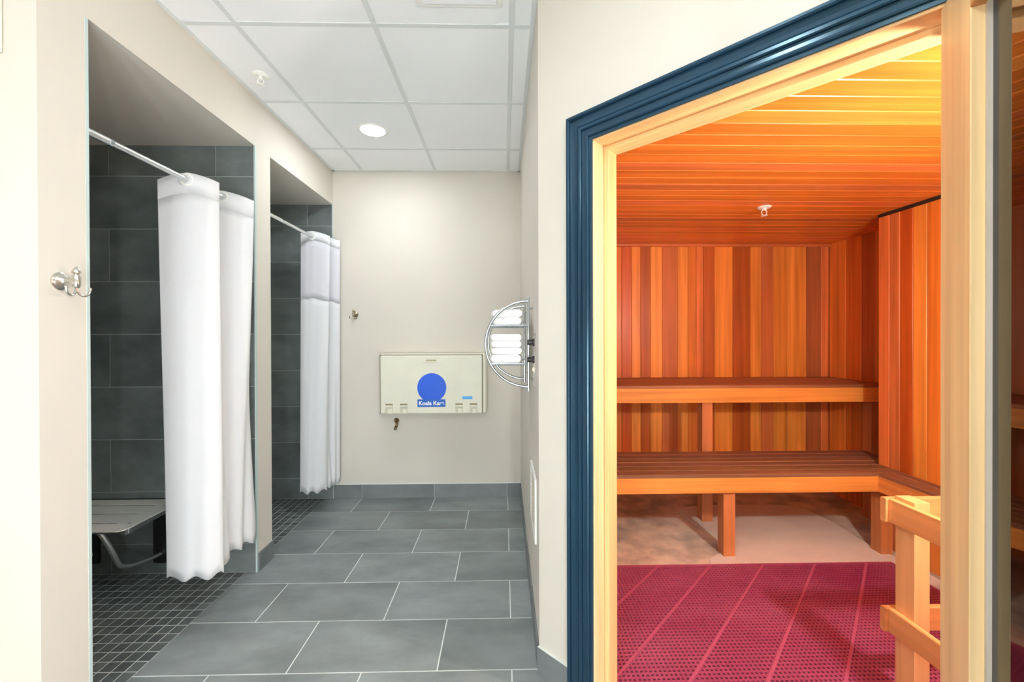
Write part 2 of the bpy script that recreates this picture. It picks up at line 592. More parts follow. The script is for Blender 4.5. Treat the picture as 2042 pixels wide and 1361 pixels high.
# ------------------------------------------------------------------ structure: ceiling grid
ceiling = struct(MB().prism([(-2.7, -1.7), (2.1, -1.7), (2.1, 0.0), (0.29, 1.80), (0.29, 3.6), (-2.7, 3.6)], 2.756, 2.82).obj('ceiling', M['ceil']))
gx = [0.038 - 0.61 * i for i in range(-4, 6)]
gy = [3.061 - 0.61 * i for i in range(-1, 9)]


def room_clip(poly):
    """cut a ceiling piece to the room outline"""
    cy = sum(p[1] for p in poly) / len(poly)
    cx = sum(p[0] for p in poly) / len(poly)
    poly = clip(poly, 0, 1, Y_BACK)
    poly = clip(poly, 0, -1, 1.6) if poly else poly
    if cy > 1.2:
        poly = clip(poly, -1, 0, -X_LEFT)
    poly = clip(poly, -1, 0, 2.6) if poly else poly
    poly = clip(poly, 1, 0, X_RIGHT if cy > 1.7 else 2.0) if poly else poly
    if cy <= 1.7 and poly:
        poly = clip(poly, 1, 1, 1.795)
    return poly


for i in range(len(gx) - 1):
    for j in range(len(gy) - 1):
        x1, x0 = gx[i], gx[i + 1]
        y1, y0 = gy[j], gy[j + 1]
        if y0 < 1.29 < y1 and x0 < X_LEFT:
            y1 = 1.29
            if x1 > X_LEFT:
                for xa_, xb_, ya_, yb_ in ((x0, X_LEFT, y0, 1.29), (X_LEFT, x1, y0, gy[j])):
                    pc = room_clip([(xa_ + 0.012, ya_ + 0.012), (xb_ - 0.0, ya_ + 0.012), (xb_ - 0.0, yb_ - 0.012), (xa_ + 0.012, yb_ - 0.012)])
                    if len(pc) >= 3 and area(pc) > 1e-3:
                        tile_piece('ceiling_tile', pc, 2.7485, 2.757, M['ceil'], ceiling)
                continue
        if y0 < 1.66 < y1 and x1 > 0.05:
            y1 = min(y1, 1.66)
        pc = room_clip([(x0 + 0.012, y0 + 0.012), (x1 - 0.012, y0 + 0.012), (x1 - 0.012, y1 - 0.012), (x0 + 0.012, y1 - 0.012)])
        if len(pc) >= 3 and area(pc) > 1e-3:
            tile_piece('ceiling_tile', pc, 2.7485, 2.757, M['ceil'], ceiling)
MB().box(0.05, X_RIGHT, 1.66, 1.829, 2.7485, 2.757).obj('ceiling_tile', M['ceil'], ceiling)
for x in gx:
    ymax = Y_BACK if X_LEFT < x < X_RIGHT else (1.29 if x < X_LEFT else min(1.795 - x, 1.66))
    if -2.6 < x < 2.0 and ymax > -1.6:
        MB().box(x - 0.0115, x + 0.0115, -1.6, ymax, 2.7455, 2.756).obj('grid_runner', M['grid'], ceiling)
for y in gy:
    if -1.6 < y < Y_BACK:
        MB().box(X_LEFT if y > 1.29 else -2.6, X_RIGHT if y > 1.66 else min(2.0, 1.795 - y), y - 0.0115, y + 0.0115, 2.7458, 2.756).obj('grid_runner', M['grid'], ceiling)
for bx in ((X_LEFT, X_LEFT + 0.02, 1.29, Y_BACK), (X_RIGHT - 0.02, X_RIGHT, 1.67, Y_BACK), (X_LEFT, X_RIGHT, Y_BACK - 0.02, Y_BACK)):
    MB().box(*bx, 2.744, 2.752).obj('wall_angle', M['grid'], ceiling)

# ------------------------------------------------------------------ structure: casing, jamb and door of the sauna
PROF = [(0, 0), (0, .030), (.003, .034), (.010, .034), (.014, .030), (.0145, .022), (.018, .0185), (.028, .0155), (.040, .0165), (.046, .020), (.050, .0255), (.058, .0255),
        (.061, .022), (.0615, .015), (.066, .0135), (.078, .0135), (.0785, .0195), (.084, .0205), (.088, .0175), (.0885, .011), (.099, .010), (.099, 0)]
trim1 = struct(empty('trim_1', (FAC[0], FAC[1], 0), -math.pi / 4))
npf = len(PROF)


def sweep(a, b_):
    return MB().add(a + b_, [(i, (i + 1) % npf, npf + (i + 1) % npf, npf + i) for i in range(npf)] + [tuple(range(npf - 1, -1, -1)), tuple(range(npf, 2 * npf))])


for nm, A, B in (('casing_leg', [(S_OUT0 + w_, -d, 0) for w_, d in PROF], [(S_OUT0 + w_, -d, H_CAS - w_) for w_, d in PROF]),
                 ('casing_leg', [(S_OUT1 - w_, -d, 0) for w_, d in PROF], [(S_OUT1 - w_, -d, H_CAS - w_) for w_, d in PROF]),
                 ('casing_head', [(S_OUT0 + w_, -d, H_CAS - w_) for w_, d in PROF], [(S_OUT1 - w_, -d, H_CAS - w_) for w_, d in PROF])):
    mb = sweep(A, B)
    link(nm, mb.mesh(nm), M['navy'], trim1)
trim2 = struct(empty('trim_2', (FAC[0], FAC[1], 0), -math.pi / 4))
PINE = (0.93, 0.70, 0.40)
PINE2 = (0.92, 0.62, 0.30)


def member(name, cx, cy, cz, L_, W_, T_, axis, parent, mat, color, c=0.003):
    """wooden member: length along its own x axis, placed with its centre at (cx,cy,cz)"""
    me = board_mesh(L_, W_, T_, c, True)
    o = link(name, me, mat, parent, color)
    R = {'x': Matrix.Identity(3), 'z': Matrix(((0, 0, 1), (0, 1, 0), (-1, 0, 0))).transposed() @ Matrix.Identity(3), 'y': Matrix(((0, -1, 0), (1, 0, 0), (0, 0, 1)))}[axis]
    o.matrix_basis = Matrix.Translation((cx, cy, cz)) @ R.to_4x4()
    return o


_cache = {}


def board_mesh(L_, W_, T_, c=0.003, allround=False):
    key = (round(L_, 3), round(W_, 3), round(T_, 3), c, allround)
    if key in _cache:
        return _cache[key]
    if allround:
        P = [(-W_ / 2 + c, -T_ / 2), (W_ / 2 - c, -T_ / 2), (W_ / 2, -T_ / 2 + c), (W_ / 2, T_ / 2 - c), (W_ / 2 - c, T_ / 2), (-W_ / 2 + c, T_ / 2), (-W_ / 2, T_ / 2 - c), (-W_ / 2, -T_ / 2 + c)]
    else:
        P = [(-W_ / 2, 0), (W_ / 2, 0), (W_ / 2, T_ - c), (W_ / 2 - c, T_), (-W_ / 2 + c, T_), (-W_ / 2, T_ - c)]
    n = len(P)
    mb = MB().add([(-L_ / 2, y, z) for y, z in P] + [(L_ / 2, y, z) for y, z in P],
                  [tuple(range(n - 1, -1, -1)), tuple(range(n, 2 * n))] + [(i, (i + 1) % n, n + (i + 1) % n, n + i) for i in range(n)])
    me = mb.mesh('board')
    _cache[key] = me
    return me


# members lying in the facade frame: x along the wall, y into the sauna
def bxm(name, x0, x1, y0, y1, z0, z1, parent, mat, color, axis='z', c=0.002):
    dx, dy, dz = x1 - x0, y1 - y0, z1 - z0
    if axis == 'z':
        o = member(name, (x0 + x1) / 2, (y0 + y1) / 2, (z0 + z1) / 2, dz, dy, dx, 'z', parent, mat, color, c)
    elif axis == 'x':
        o = member(name, (x0 + x1) / 2, (y0 + y1) / 2, (z0 + z1) / 2, dx, dy, dz, 'x', parent, mat, color, c)
    else:
        o = member(name, (x0 + x1) / 2, (y0 + y1) / 2, (z0 + z1) / 2, dy, dx, dz, 'y', parent, mat, color, c)
    return o


bxm('jamb', 0.25, 0.271, -0.004, 0.122, 0, 2.062, trim2, M['pine'], PINE)
bxm('jamb', 1.198, 1.218, -0.004, 0.122, 0, 2.062, trim2, M['pine'], PINE)
bxm('head_jamb', 0.25, 1.218, -0.004, 0.122, 2.062, 2.082, trim2, M['pine'], PINE2, 'x')
bxm('door_stop', 0.271, 0.290, 0.062, 0.122, 0, 2.045, trim2, M['pine'], PINE2)
bxm('door_stop', 1.179, 1.198, 0.062, 0.122, 0, 2.045, trim2, M['pine'], PINE2)
bxm('door_stop', 0.271, 1.198, 0.062, 0.122, 2.045, 2.062, trim2, M['pine'], PINE2, 'x')

hinge = fac(1.130, -0.012)
door = struct(empty('door_1', (hinge[0], hinge[1], 0), math.atan2(-0.85, -0.53)))
DW, DT = 0.845, 0.042
DOORC = (0.95, 0.72, 0.38)
bxm('stile', 0.0, 0.140, 0, DT, 0.012, 2.05, door, M['pine'], DOORC)
bxm('stile', DW - 0.140, DW, 0, DT, 0.012, 2.05, door, M['pine'], DOORC)
bxm('rail', 0.140, DW - 0.140, 0, DT, 1.962, 2.05, door, M['pine'], (0.70, 0.34, 0.12), 'x')
bxm('rail', 0.140, DW - 0.140, 0, DT, 0.012, 0.20, door, M['pine'], DOORC, 'x')
MB().box(0.136, DW - 0.136, 0.026, 0.031, 0.196, 1.966).obj('pane', M['glass'], door)
for x0, x1 in ((0.140, 0.148), (DW - 0.148, DW - 0.140)):
    MB().box(x0, x1, 0.019, 0.026, 0.20, 1.962).obj('gasket', M['grille'], door)
for z in (0.25, 1.05, 1.80):
    MB().tube([(0.004, DT + 0.006, z - 0.045), (0.004, DT + 0.006, z + 0.045)], 0.006).obj('hinge', M['nickel'], door, True)

# ------------------------------------------------------------------ structure: sauna shell, clad in boards
TONES = {'l': (0.86, 0.36, 0.065), 'm': (0.78, 0.265, 0.04), 'd': (0.48, 0.13, 0.022), 'r': (0.62, 0.14, 0.02), 'p': (0.80, 0.26, 0.075), 'b': (0.45, 0.155, 0.05), 'g': (0.62, 0.21, 0.065)}


def tone(ch=None):
    c = TONES[ch or random.choice('lmmdpgl')]
    q = random.uniform(0.93, 1.07)
    return tuple(v * q for v in c)


def clad(parent, n, plane_pt, edges, z0, z1, tones=None):
    """vertical boards; edges are positions along u = n x z measured from plane_pt"""
    n = Vector(n)
    u = n.cross(Vector((0, 0, 1)))
    for i in range(len(edges) - 1):
        a, b_ = edges[i], edges[i + 1]
        me = board_mesh(z1 - z0, abs(b_ - a) - 0.0012, 0.014)
        o = link('board', me, M['wood'], parent, tone(tones[i] if tones else None))
        p = Vector(plane_pt) + u * ((a + b_) / 2)
        z = Vector((0, 0, 1))
        o.matrix_basis = Matrix(((z.x, u.x, n.x, p.x), (z.y, u.y, n.y, p.y), (z.z, u.z, n.z, (z0 + z1) / 2), (0, 0, 0, 1)))


def even(a, b_, wd=0.089):
    n = max(1, round(abs(b_ - a) / wd))
    return [a + (b_ - a) * i / n for i in range(n + 1)]


T = 0.014
wsb = struct(MB().box(0.16, 2.95, YSB + T, YSB + 0.12, -0.02, 2.3).obj('wall_sauna_back', M['dark']))
eb = even(XSL, 0.954) [:-1] + [0.954, 1.01, 1.094, 1.174, 1.258, 1.36, 1.494, 1.584, 1.655, 1.715, 1.815, 1.972, 2.128, 2.219, 2.33, 2.451, 2.614, 2.746, XR2]
tn = [random.choice('lmdpg') for _ in range(len(eb) - 19)] + list('mrldlglmpdldlgllbp')[:18]
tn = tn[:len(eb) - 1]
clad(wsb, (0, -1, 0), (0, YSB + T, 0), [-e for e in eb], 0, Z_SC, tn)
member('cove_strip', (XSL + XR2) / 2, YSB - 0.010, Z_SC - 0.0125, XR2 - XSL, 0.02, 0.025, 'x', wsb, M['wood'], (0.66, 0.22, 0.07))
wsr = struct(MB().prism([(XR + T, YSF - 0.02), (XR + 0.2, YSF - 0.02), (XR + 0.2, YJ - 0.1), (XR2 + 0.2, YJ - 0.1), (XR2 + 0.2, YSB + 0.1), (XR2 + T, YSB + 0.1), (XR2 + T, YJ - T), (XR + T, YJ - T)], -0.02, 2.3).obj('wall_sauna_right', M['dark']))
er = [2.633, 2.559, 2.49, 2.409, 2.327, 2.248] + even(2.248, YSF)[1:]
# boards stop short for the dark strip below the ceiling
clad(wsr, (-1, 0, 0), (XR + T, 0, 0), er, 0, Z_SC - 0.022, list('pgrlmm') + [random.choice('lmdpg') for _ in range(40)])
clad(wsr, (-1, 0, 0), (XR2 + T, 0, 0), [YSB, 3.33, 3.18, 3.06, 2.93, 2.82, 2.72, YJ], 0, Z_SC, list('mmdmgmd'))
clad(wsr, (0, 1, 0), (0, YJ - T, 0), even(XR, XR2), 0, Z_SC)
wsl = struct(MB().box(0.16, XSL - T, 1.75, YSB + 0.1, -0.02, 2.3).obj('wall_sauna_left', M['dark']))
clad(wsl, (1, 0, 0), (XSL - T, 0, 0), [-e for e in even(1.70, YSB)], 0, Z_SC)
wsf = struct(MB().box(1.20, XR + 0.2, YSF - 0.12, YSF - T, -0.02, 2.3).obj('wall_sauna_front', M['dark']))
clad(wsf, (0, 1, 0), (0, YSF - T, 0), even(1.16, XR), 0, Z_SC)
# diagonal inner face beside and above the doorway
nd = (D2, D2, 0)
pin = fac(0, 0.115)
sA = (XSL - pin[0]) / D2
sB = (1.158 - pin[0]) / D2
clad(wsf, nd, (pin[0], pin[1], 0), [sA, 0.25], 0, Z_SC)
clad(wsf, nd, (pin[0], pin[1], 0), [1.218, 1.30], 0, Z_SC)
clad(wsf, nd, (pin[0], pin[1], 0), even(0.25, 1.218), 2.084, Z_SC)
cs = struct(MB().prism([(0.16, 1.80), (1.22, 0.70), (XR2 + 0.2, 0.70), (XR2 + 0.2, YSB + 0.1), (0.16, YSB + 0.1)], Z_SC + T, Z_SC + 0.10).obj('ceiling_sauna', M['dark']))
ey = even(YSF, YSB, 0.0885)
for a, b_ in zip(ey, ey[1:]):
    xs0 = max(XSL, 1.958 - b_)
    xs1 = XR2 + T if a > YJ - 0.05 else XR + T
    me = board_mesh(xs1 - xs0, b_ - a - 0.0012, T)
    o = link('board', me, M['wood'], cs, tone(random.choice('mmlgpmm')))
    o.matrix_basis = Matrix(((1, 0, 0, (xs0 + xs1) / 2), (0, -1, 0, (a + b_) / 2), (0, 0, -1, Z_SC + T), (0, 0, 0, 1)))
MB().box(XR - 0.004, XR + T, YSF, YJ, Z_SC - 0.021, Z_SC).obj('dark_strip', M['dark'], cs)
fs = struct(MB().prism([fac(0.24, 0.0), fac(1.16, 0.0), (1.158, YSF - 0.01), (XR2 + 0.1, YSF - 0.01), (XR2 + 0.1, YSB + 0.1), (XSL - 0.08, YSB + 0.1), (XSL - 0.08, 1.76)], -0.06, 0.0).obj('floor_sauna', M['concrete']))
# paler skim coat with a ragged rounded edge
sk = [(1.20, 1.9), (1.215, 2.3), (1.235, 2.44), (1.30, 2.50), (1.37, 2.56), (1.42, 2.75), (1.36, 2.98), (1.40, 3.2), (1.9, 3.24), (2.28, 3.2), (2.38, 2.95), (2.36, 2.62), (2.40, 2.40), (2.42, 2.0), (2.43, 1.7), (1.9, 1.6), (1.3, 1.62)]
skp = [(v.x, v.y) for v in spline(sk + [sk[0]], 6)[:-1]]
MB().prism(skp, -0.001, 0.003).obj('skim_patch', M['skim'], fs)

# ------------------------------------------------------------------ sauna benches
BF = (0.84, 0.40, 0.085)
SL = (0.29, 0.145, 0.08)
lb = tag(empty('lower_bench', (1.3, 2.464, 0)), 'lower slatted cedar bench with orange front board and darker worn seat slats', 'bench')
O = (1.3, 2.464)


def loc(x0, x1, y0, y1):
    return x0 - O[0], x1 - O[0], y0 - O[1], y1 - O[1]


bxm('front_board', *loc(XSL + 0.004, 2.31, 2.464, 2.486), HB - 0.118, HB - 0.002, lb, M['wood'], BF, 'x')
bxm('side_board', *loc(2.288, 2.31, 1.56, 2.464), HB - 0.118, HB - 0.002, lb, M['wood'], (0.74, 0.32, 0.085), 'y')
ys = [2.462, 2.540, 2.624, 2.708, 2.792, 2.876]
for i, y in enumerate(ys):
    y1 = y + (0.066 if i == 0 else 0.072)
    x1 = 2.44 if y < 2.63 else 2.62
    bxm('slat', *loc(XSL + 0.004, x1, y, y1), HB - 0.024, HB, lb, M['wood_dry'], tuple(c * random.uniform(0.85, 1.15) for c in SL), 'x', 0.003)
bxm('slat', *loc(2.288, 2.36, 1.56, 2.460), HB - 0.024, HB, lb, M['wood_dry'], SL, 'y', 0.003)
bxm('slat', *loc(2.372, 2.440, 1.56, 2.460), HB - 0.024, HB, lb, M['wood_dry'], SL, 'y', 0.003)
for x in (0.42, 1.345, 2.33):
    bxm('leg', *loc(x, x + 0.073, 2.488, 2.562), 0.0, HB - 0.026, lb, M['wood'], (0.62, 0.25, 0.085))
for x in (0.42, 1.345):
    bxm('bearer', *loc(x, x + 0.04, 2.562, 2.945), HB - 0.10, HB - 0.026, lb, M['wood'], TONES['m'], 'y')
bxm('leg', *loc(2.36, 2.43, 1.58, 1.65), 0.0, HB - 0.026, lb, M['wood'], TONES['m'])

ub = tag(empty('upper_bench', (1.3, 2.929, 0)), 'upper cedar bench against the boarded back wall', 'bench')
O = (1.3, 2.929)
bxm('front_board', *loc(XSL + 0.004, XR2 - 0.004, 2.929, 2.951), HU - 0.126, HU - 0.002, ub, M['wood'], BF, 'x')
for i in range(6):
    y = 2.927 + i * 0.0945
    bxm('slat', *loc(XSL + 0.004, XR2 - 0.004, y, y + 0.084), HU - 0.024, HU, ub, M['wood_dry'], tuple(c * random.uniform(0.9, 1.2) for c in (0.36, 0.155, 0.075)), 'x', 0.003)
for x in (0.50, 1.44, 2.69):
    bxm('leg', *loc(x, x + 0.078, 2.955, 3.03), 0.0, HU - 0.026, ub, M['wood'], (0.60, 0.24, 0.09))
    bxm('bearer', *loc(x, x + 0.04, 3.03, YSB - 0.002), HU - 0.11, HU - 0.026, ub, M['wood'], TONES['m'], 'y')

# ------------------------------------------------------------------ heater guard rail
GX, GY, GH = 1.436, 1.505, 0.752
hg = tag(empty('heater_guard_rail', (GX, GY, 0)), 'low pale cedar heater guard with two rails just inside the sauna door', 'guard rail')
O = (GX, GY)
GC = (0.84, 0.44, 0.17)
for px, py in ((GX + 0.022, GY - 0.078), (GX + 0.022, YSF + 0.02), (XR - 0.10, GY - 0.078)):
    bxm('post', *loc(px, px + 0.056, py, py + 0.074), 0.0, GH + 0.012, hg, M['pine'], (0.88, 0.54, 0.24))
for z0, z1 in ((GH - 0.088, GH), (0.252, 0.340)):
    bxm('rail', *loc(GX, GX + 0.021, YSF + 0.004, GY - 0.003), z0, z1, hg, M['pine'], GC, 'y')
    bxm('rail', *loc(GX - 0.012, XR - 0.004, GY - 0.002, GY + 0.020), z0, z1, hg, M['pine'], GC, 'x')

# ------------------------------------------------------------------ perforated rubber mat
mt = tag(empty('floor_mat', (1.4, 1.8, 0)), 'magenta perforated rubber mat covering the sauna floor', 'mat')
MX0, MX1, MY0, MY1 = 0.42, 2.30, 0.90, 2.392


def inside(x, y):
    return x + y > 2.02 and MX0 < x < MX1 and MY0 < y < MY1


strands = MB()
y = MY0
pit = 0.0195
while y < MY1 - 0.01:
    xs0 = max(MX0, 2.02 - y)
    strands.box(xs0 - 1.4, MX1 - 1.4, y - 1.8, y + 0.0098 - 1.8, 0.0045, 0.011)
    y += pit
x = MX0
while x < MX1:
    y0 = max(MY0, 2.02 - x)
    strands.box(x - 1.4, x + 0.0085 - 1.4, y0 - 1.8, MY1 - 0.004 - 1.8, 0.004, 0.0108)
    x += pit * 0.98
st = strands.obj('strands', M['mat'], mt)
st['kind'] = 'stuff'
MB().prism([(MX0 - 1.4, 2.02 - MX0 - 1.8), (1.12 - 1.4, MY0 - 1.8), (MX1 - 1.4, MY0 - 1.8), (MX1 - 1.4, MY1 - 1.8), (MX0 - 1.4, MY1 - 1.8)], 0.0032, 0.0046).obj(
    'underside', mat_flat('mat_under', lin(66, 12, 30), 0.8), mt)
MB().box(MX0 - 1.4, MX1 - 1.4, MY1 - 0.014 - 1.8, MY1 - 1.8, 0.0032, 0.0118).obj('border', M['mat'], mt)
MB().box(MX1 - 0.014 - 1.4, MX1 - 1.4, MY0 - 1.8, MY1 - 1.8, 0.0032, 0.0117).obj('border', M['mat'], mt)
for c in (-0.42, -0.10, 0.21, 0.52, 0.83, 1.14):       # diagonal joints between the mat modules: y = MY1 - (X - ...) at 45 degrees
    xa_, ya_ = MX1, 0
    xe = MY1 - c - 0.014
    pts = []
    for k in range(200):
        t = k / 199 * 2.2
        px, py = (c + 1.0) + 0 - t, MY1 - 0.012 - t
        if inside(px, py):
            pts.append((px, py))
    if len(pts) < 3:
        continue
    (x0, y0), (x1, y1) = pts[0], pts[-1]
    h = 0.0042
    MB().prism([(x0 - h - 1.4, y0 + h - 1.8), (x0 + h - 1.4, y0 - h - 1.8), (x1 + h - 1.4, y1 - h - 1.8), (x1 - h - 1.4, y1 + h - 1.8)], 0.010, 0.0122).obj('module_joint', M['mat_strip'], mt)

# ------------------------------------------------------------------ sauna lamp (on the sauna's front wall, out of frame)
sl = tag(empty('sauna_wall_lamp', (1.50, YSF, 1.52)), 'small warm globe lamp on the sauna wall above the door side', 'lamp')
MB().lathe([(0.06, 0), (0.06, -0.012), (0.03, -0.02), (0.03, -0.035)], 20, axis='y').obj('wall_plate', M['bronze'], sl, True)
gp = [(max(0.045 * math.sin(math.pi * i / 12), 0.001), 0.045 - 0.045 * math.cos(math.pi * i / 12)) for i in range(13)]
MB().lathe([(r, -0.035 - h) for r, h in gp], 20, axis='y').obj('globe', M['globe'], sl, True)


# ------------------------------------------------------------------ recessed ceiling lights
def can(x, y, label):
    c = tag(empty('recessed_light', (x, y, 2.7485)), label, 'light', 'recessed ceiling lights')
    n, vs, f = 36, [], []
    ring = [(0.098, -0.0), (0.098, -0.003), (0.092, -0.006), (0.078, -0.004), (0.076, 0.0)]
    MB().lathe([(0.098, 0), (0.098, 0.003), (0.092, 0.006), (0.079, 0.004), (0.077, 0.0)], 36, axis='-z').obj('trim_ring', M['white'], c, True)
    MB().lathe([(0.077, 0.0), (0.077, 0.0035), (0.072, 0.0052), (0.03, 0.0056), (0.001, 0.0056)], 36, axis='-z').obj('lens', M['can_lens'], c, True)
    return c


can(-0.877, 2.785, 'glowing recessed downlight in the white ceiling above the changing station')
for x, y, w_ in ((-0.267, 0.316, 'right above the photographer'), (1.10, 0.10, 'beside the open sauna door'), (-0.877, -0.904, 'behind the photographer'), (0.953, -0.90, 'behind the photographer on the sauna side')):  # out-of-view downlights, added to brighten the room
    can(x, y, 'added unseen downlight in the ceiling ' + w_)

# unseen lit mirrors behind the photographer, added as fill light for the room
for px, py, rz, lb_ in ((-0.50, -1.6, math.pi, 'added mirror with fill light bars on the rear wall, left of the pair'), (0.65, -1.6, math.pi, 'added mirror with fill light bars on the rear wall, right of the pair')):
    v = tag(empty('fill_light_mirror', (px, py, 0.12), rz), lb_, 'mirror', 'added fill light mirrors behind the camera')
    MB().rbox(-0.30, 0.30, -0.02, 0, 0, 1.75, 0.004).obj('mirror_glass', M['chrome'], v)
    for q in (-0.36, 0.36):
        MB().rbox(q - 0.045, q + 0.045, -0.06, 0, 0.02, 1.20, 0.006).obj('fill_bar', M['fill_glow'], v)

# ceiling fan grille at the top edge
fg = tag(empty('ceiling_vent', (-0.18, 1.552, 2.7485)), 'square white exhaust vent cover at the top edge of the ceiling', 'vent')
MB().rbox(-0.178, 0.178, -0.178, 0.178, -0.008, 0.0, 0.004).obj('cover_frame', M['white'], fg)
MB().rbox(-0.155, 0.155, -0.155, 0.155, -0.014, -0.008, 0.003).obj('cover_plate', M['ceil'], fg)
for i in range(6):
    MB().box(-0.13, 0.13, -0.12 + i * 0.045, -0.112 + i * 0.045, -0.0155, -0.014).obj('slot_rib', M['grid'], fg)


# ------------------------------------------------------------------ sprinklers
def sprinkler(x, y, z, label, mat):
    s = tag(empty('fire_sprinkler', (x, y, z)), label, 'sprinkler', 'fire sprinklers')
    MB().lathe([(0.040, 0.0), (0.040, 0.003), (0.033, 0.009), (0.026, 0.011), (0.022, 0.006), (0.020, 0.004)], 28, axis='-z').obj('escutcheon', mat, s, True)
    MB().lathe([(0.011, 0.0), (0.011, 0.018), (0.006, 0.022)], 14, axis='-z').obj('body', mat, s, True)
    for sg in (-1, 1):
        MB().tube(spline([(sg * 0.008, 0, -0.018), (sg * 0.016, 0, -0.030), (sg * 0.012, 0, -0.044), (sg * 0.002, 0, -0.052)], 5), 0.0024, 8).obj('frame_arm', mat, s, True)
    MB().lathe([(0.019, 0.052), (0.019, 0.054), (0.006, 0.056)], 20, axis='-z').obj('deflector', mat, s, True)
    return s


sprinkler(-1.285, 2.205, 2.7485, 'white fire sprinkler on the ceiling tiles near the first shower', M['white'])
sprinkler(1.59, 2.477, Z_SC, 'white fire sprinkler on the cedar sauna ceiling', M['white'])


# ------------------------------------------------------------------ shower rods and curtains
def rod(x, y0, y1, z, ym, label):
    r = tag(empty('curtain_rod', (x, y0, z)), label, 'rod', 'shower curtain rods')
    d = y1 - y0
    MB().tube([(0, 0.012, 0), (0, ym - y0, 0)], 0.0135, 16).obj('outer_tube', M['alu'], r, True)
    MB().tube([(0, ym - y0 - 0.01, 0), (0, d - 0.012, 0)], 0.0118, 16).obj('inner_tube', M['alu'], r, True)
    MB().tube([(0, ym - y0 - 0.012, 0), (0, ym - y0 + 0.003, 0)], 0.0148, 16).obj('collar', M['chrome'], r, True)
    for yy_ in (0.0, d - 0.014):
        MB().tube([(0, yy_, 0), (0, yy_ + 0.014, 0)], 0.021, 18).obj('end_cap', M['chrome'], r, True)
    return r


rod(-1.50, 1.4435, 2.3945, 2.108, 1.60, 'silver tension rod across the first shower')
rod(-1.50, 2.5485, 3.4635, 2.144, 2.80, 'silver tension rod across the far shower')


def curtain(name, label, top, bot, zt, zb, rodx, bands, rings, base):
    T_, B_ = spline([(x, y, 0) for x, y in top], 10), spline([(x, y, 0) for x, y in bot], 10)
    n, nv = len(T_), 40
    rnd = [random.uniform(-1, 1) for _ in range(n)]
    root = tag(empty(name, (base[0], base[1], zb)), label, 'curtain', 'white shower curtains')

    def P(i, v):
        e = v * v * (3 - 2 * v) * 0.55 + v * 0.45
        p = T_[i].lerp(B_[i], e)
        z_top = zt - 0.035 * min(1.0, abs(T_[i].x - rodx) / 0.13) ** 1.5
        rip = 0.0012 * math.sin(i * 0.4 + 3 * v) * (0.3 + v)
        return (p.x + rip - base[0], p.y + 0.001 * math.sin(i * 0.5 + 3 * v) - base[1], z_top + (zb + 0.012 * math.sin(i * 0.35) - z_top) * v - zb)
    for nm, v0, v1, mat in bands:
        k = max(2, int((v1 - v0) * nv))
        vs = [P(i, v0 + (v1 - v0) * j / k) for j in range(k + 1) for i in range(n)]
        fsx = [(j * n + i, j * n + i + 1, (j + 1) * n + i + 1, (j + 1) * n + i) for j in range(k) for i in range(n - 1)]
        o = MB().add(vs, fsx).obj(nm, M[mat], root)
        o.data.polygons.foreach_set('use_smooth', [True] * len(o.data.polygons))
        md = o.modifiers.new('thickness', 'SOLIDIFY')
        md.thickness = 0.004 if nm == 'header' else 0.0025
        md.offset = 0
    for x, y, z in rings:
        n_ = 20
        pts = [(x - base[0] + 0.026 * math.cos(2 * math.pi * q / n_), y - base[1] + 0.006 * math.cos(2 * math.pi * q / n_), z - zb + 0.026 * math.sin(2 * math.pi * q / n_)) for q in range(n_)]
        MB().tube(pts, 0.0045, 8, True).obj('ring', M['white'], root, True)
    return root


curtain('shower_curtain', 'long white shower curtain hanging in the nearer first shower',
        [(-1.632, 1.972), (-1.56, 1.974), (-1.50, 1.980), (-1.43, 1.99), (-1.392, 2.015), (-1.40, 2.045), (-1.50, 2.085), (-1.60, 2.135), (-1.60, 2.175), (-1.50, 2.222), (-1.40, 2.262), (-1.378, 2.295), (-1.45, 2.33), (-1.56, 2.36)],
        [(-1.595, 1.965), (-1.53, 1.955), (-1.47, 1.955), (-1.41, 1.965), (-1.372, 1.995), (-1.375, 2.03), (-1.44, 2.06), (-1.405, 2.095), (-1.41, 2.13), (-1.455, 2.175), (-1.415, 2.225), (-1.432, 2.27), (-1.405, 2.31), (-1.415, 2.365)],
        2.142, 0.222, -1.50, [('header', 0, 0.05, 'curtain'), ('body', 0.05, 1, 'curtain')], [(-1.50, 1.976, 2.108), (-1.50, 2.218, 2.108)], (-1.50, 2.15))
curtain('shower_curtain', 'white shower curtain with sheer upper band hanging in the far shower',
        [(-1.582, 3.235), (-1.54, 3.238), (-1.50, 3.244), (-1.43, 3.25), (-1.378, 3.265), (-1.385, 3.285), (-1.46, 3.305), (-1.53, 3.33), (-1.52, 3.355), (-1.44, 3.375), (-1.365, 3.395), (-1.352, 3.415), (-1.42, 3.44)],
        [(-1.560, 3.16), (-1.52, 3.155), (-1.48, 3.16), (-1.44, 3.17), (-1.405, 3.20), (-1.39, 3.24), (-1.41, 3.27), (-1.385, 3.30), (-1.40, 3.33), (-1.375, 3.35), (-1.372, 3.38), (-1.358, 3.41), (-1.38, 3.44)],
        2.185, 0.165, -1.50, [('header', 0, 0.035, 'curtain'), ('sheer_band', 0.035, 0.262, 'sheer'), ('body', 0.262, 1, 'curtain')], [(-1.50, 3.238, 2.144), (-1.46, 3.368, 2.144)], (-1.48, 3.30))

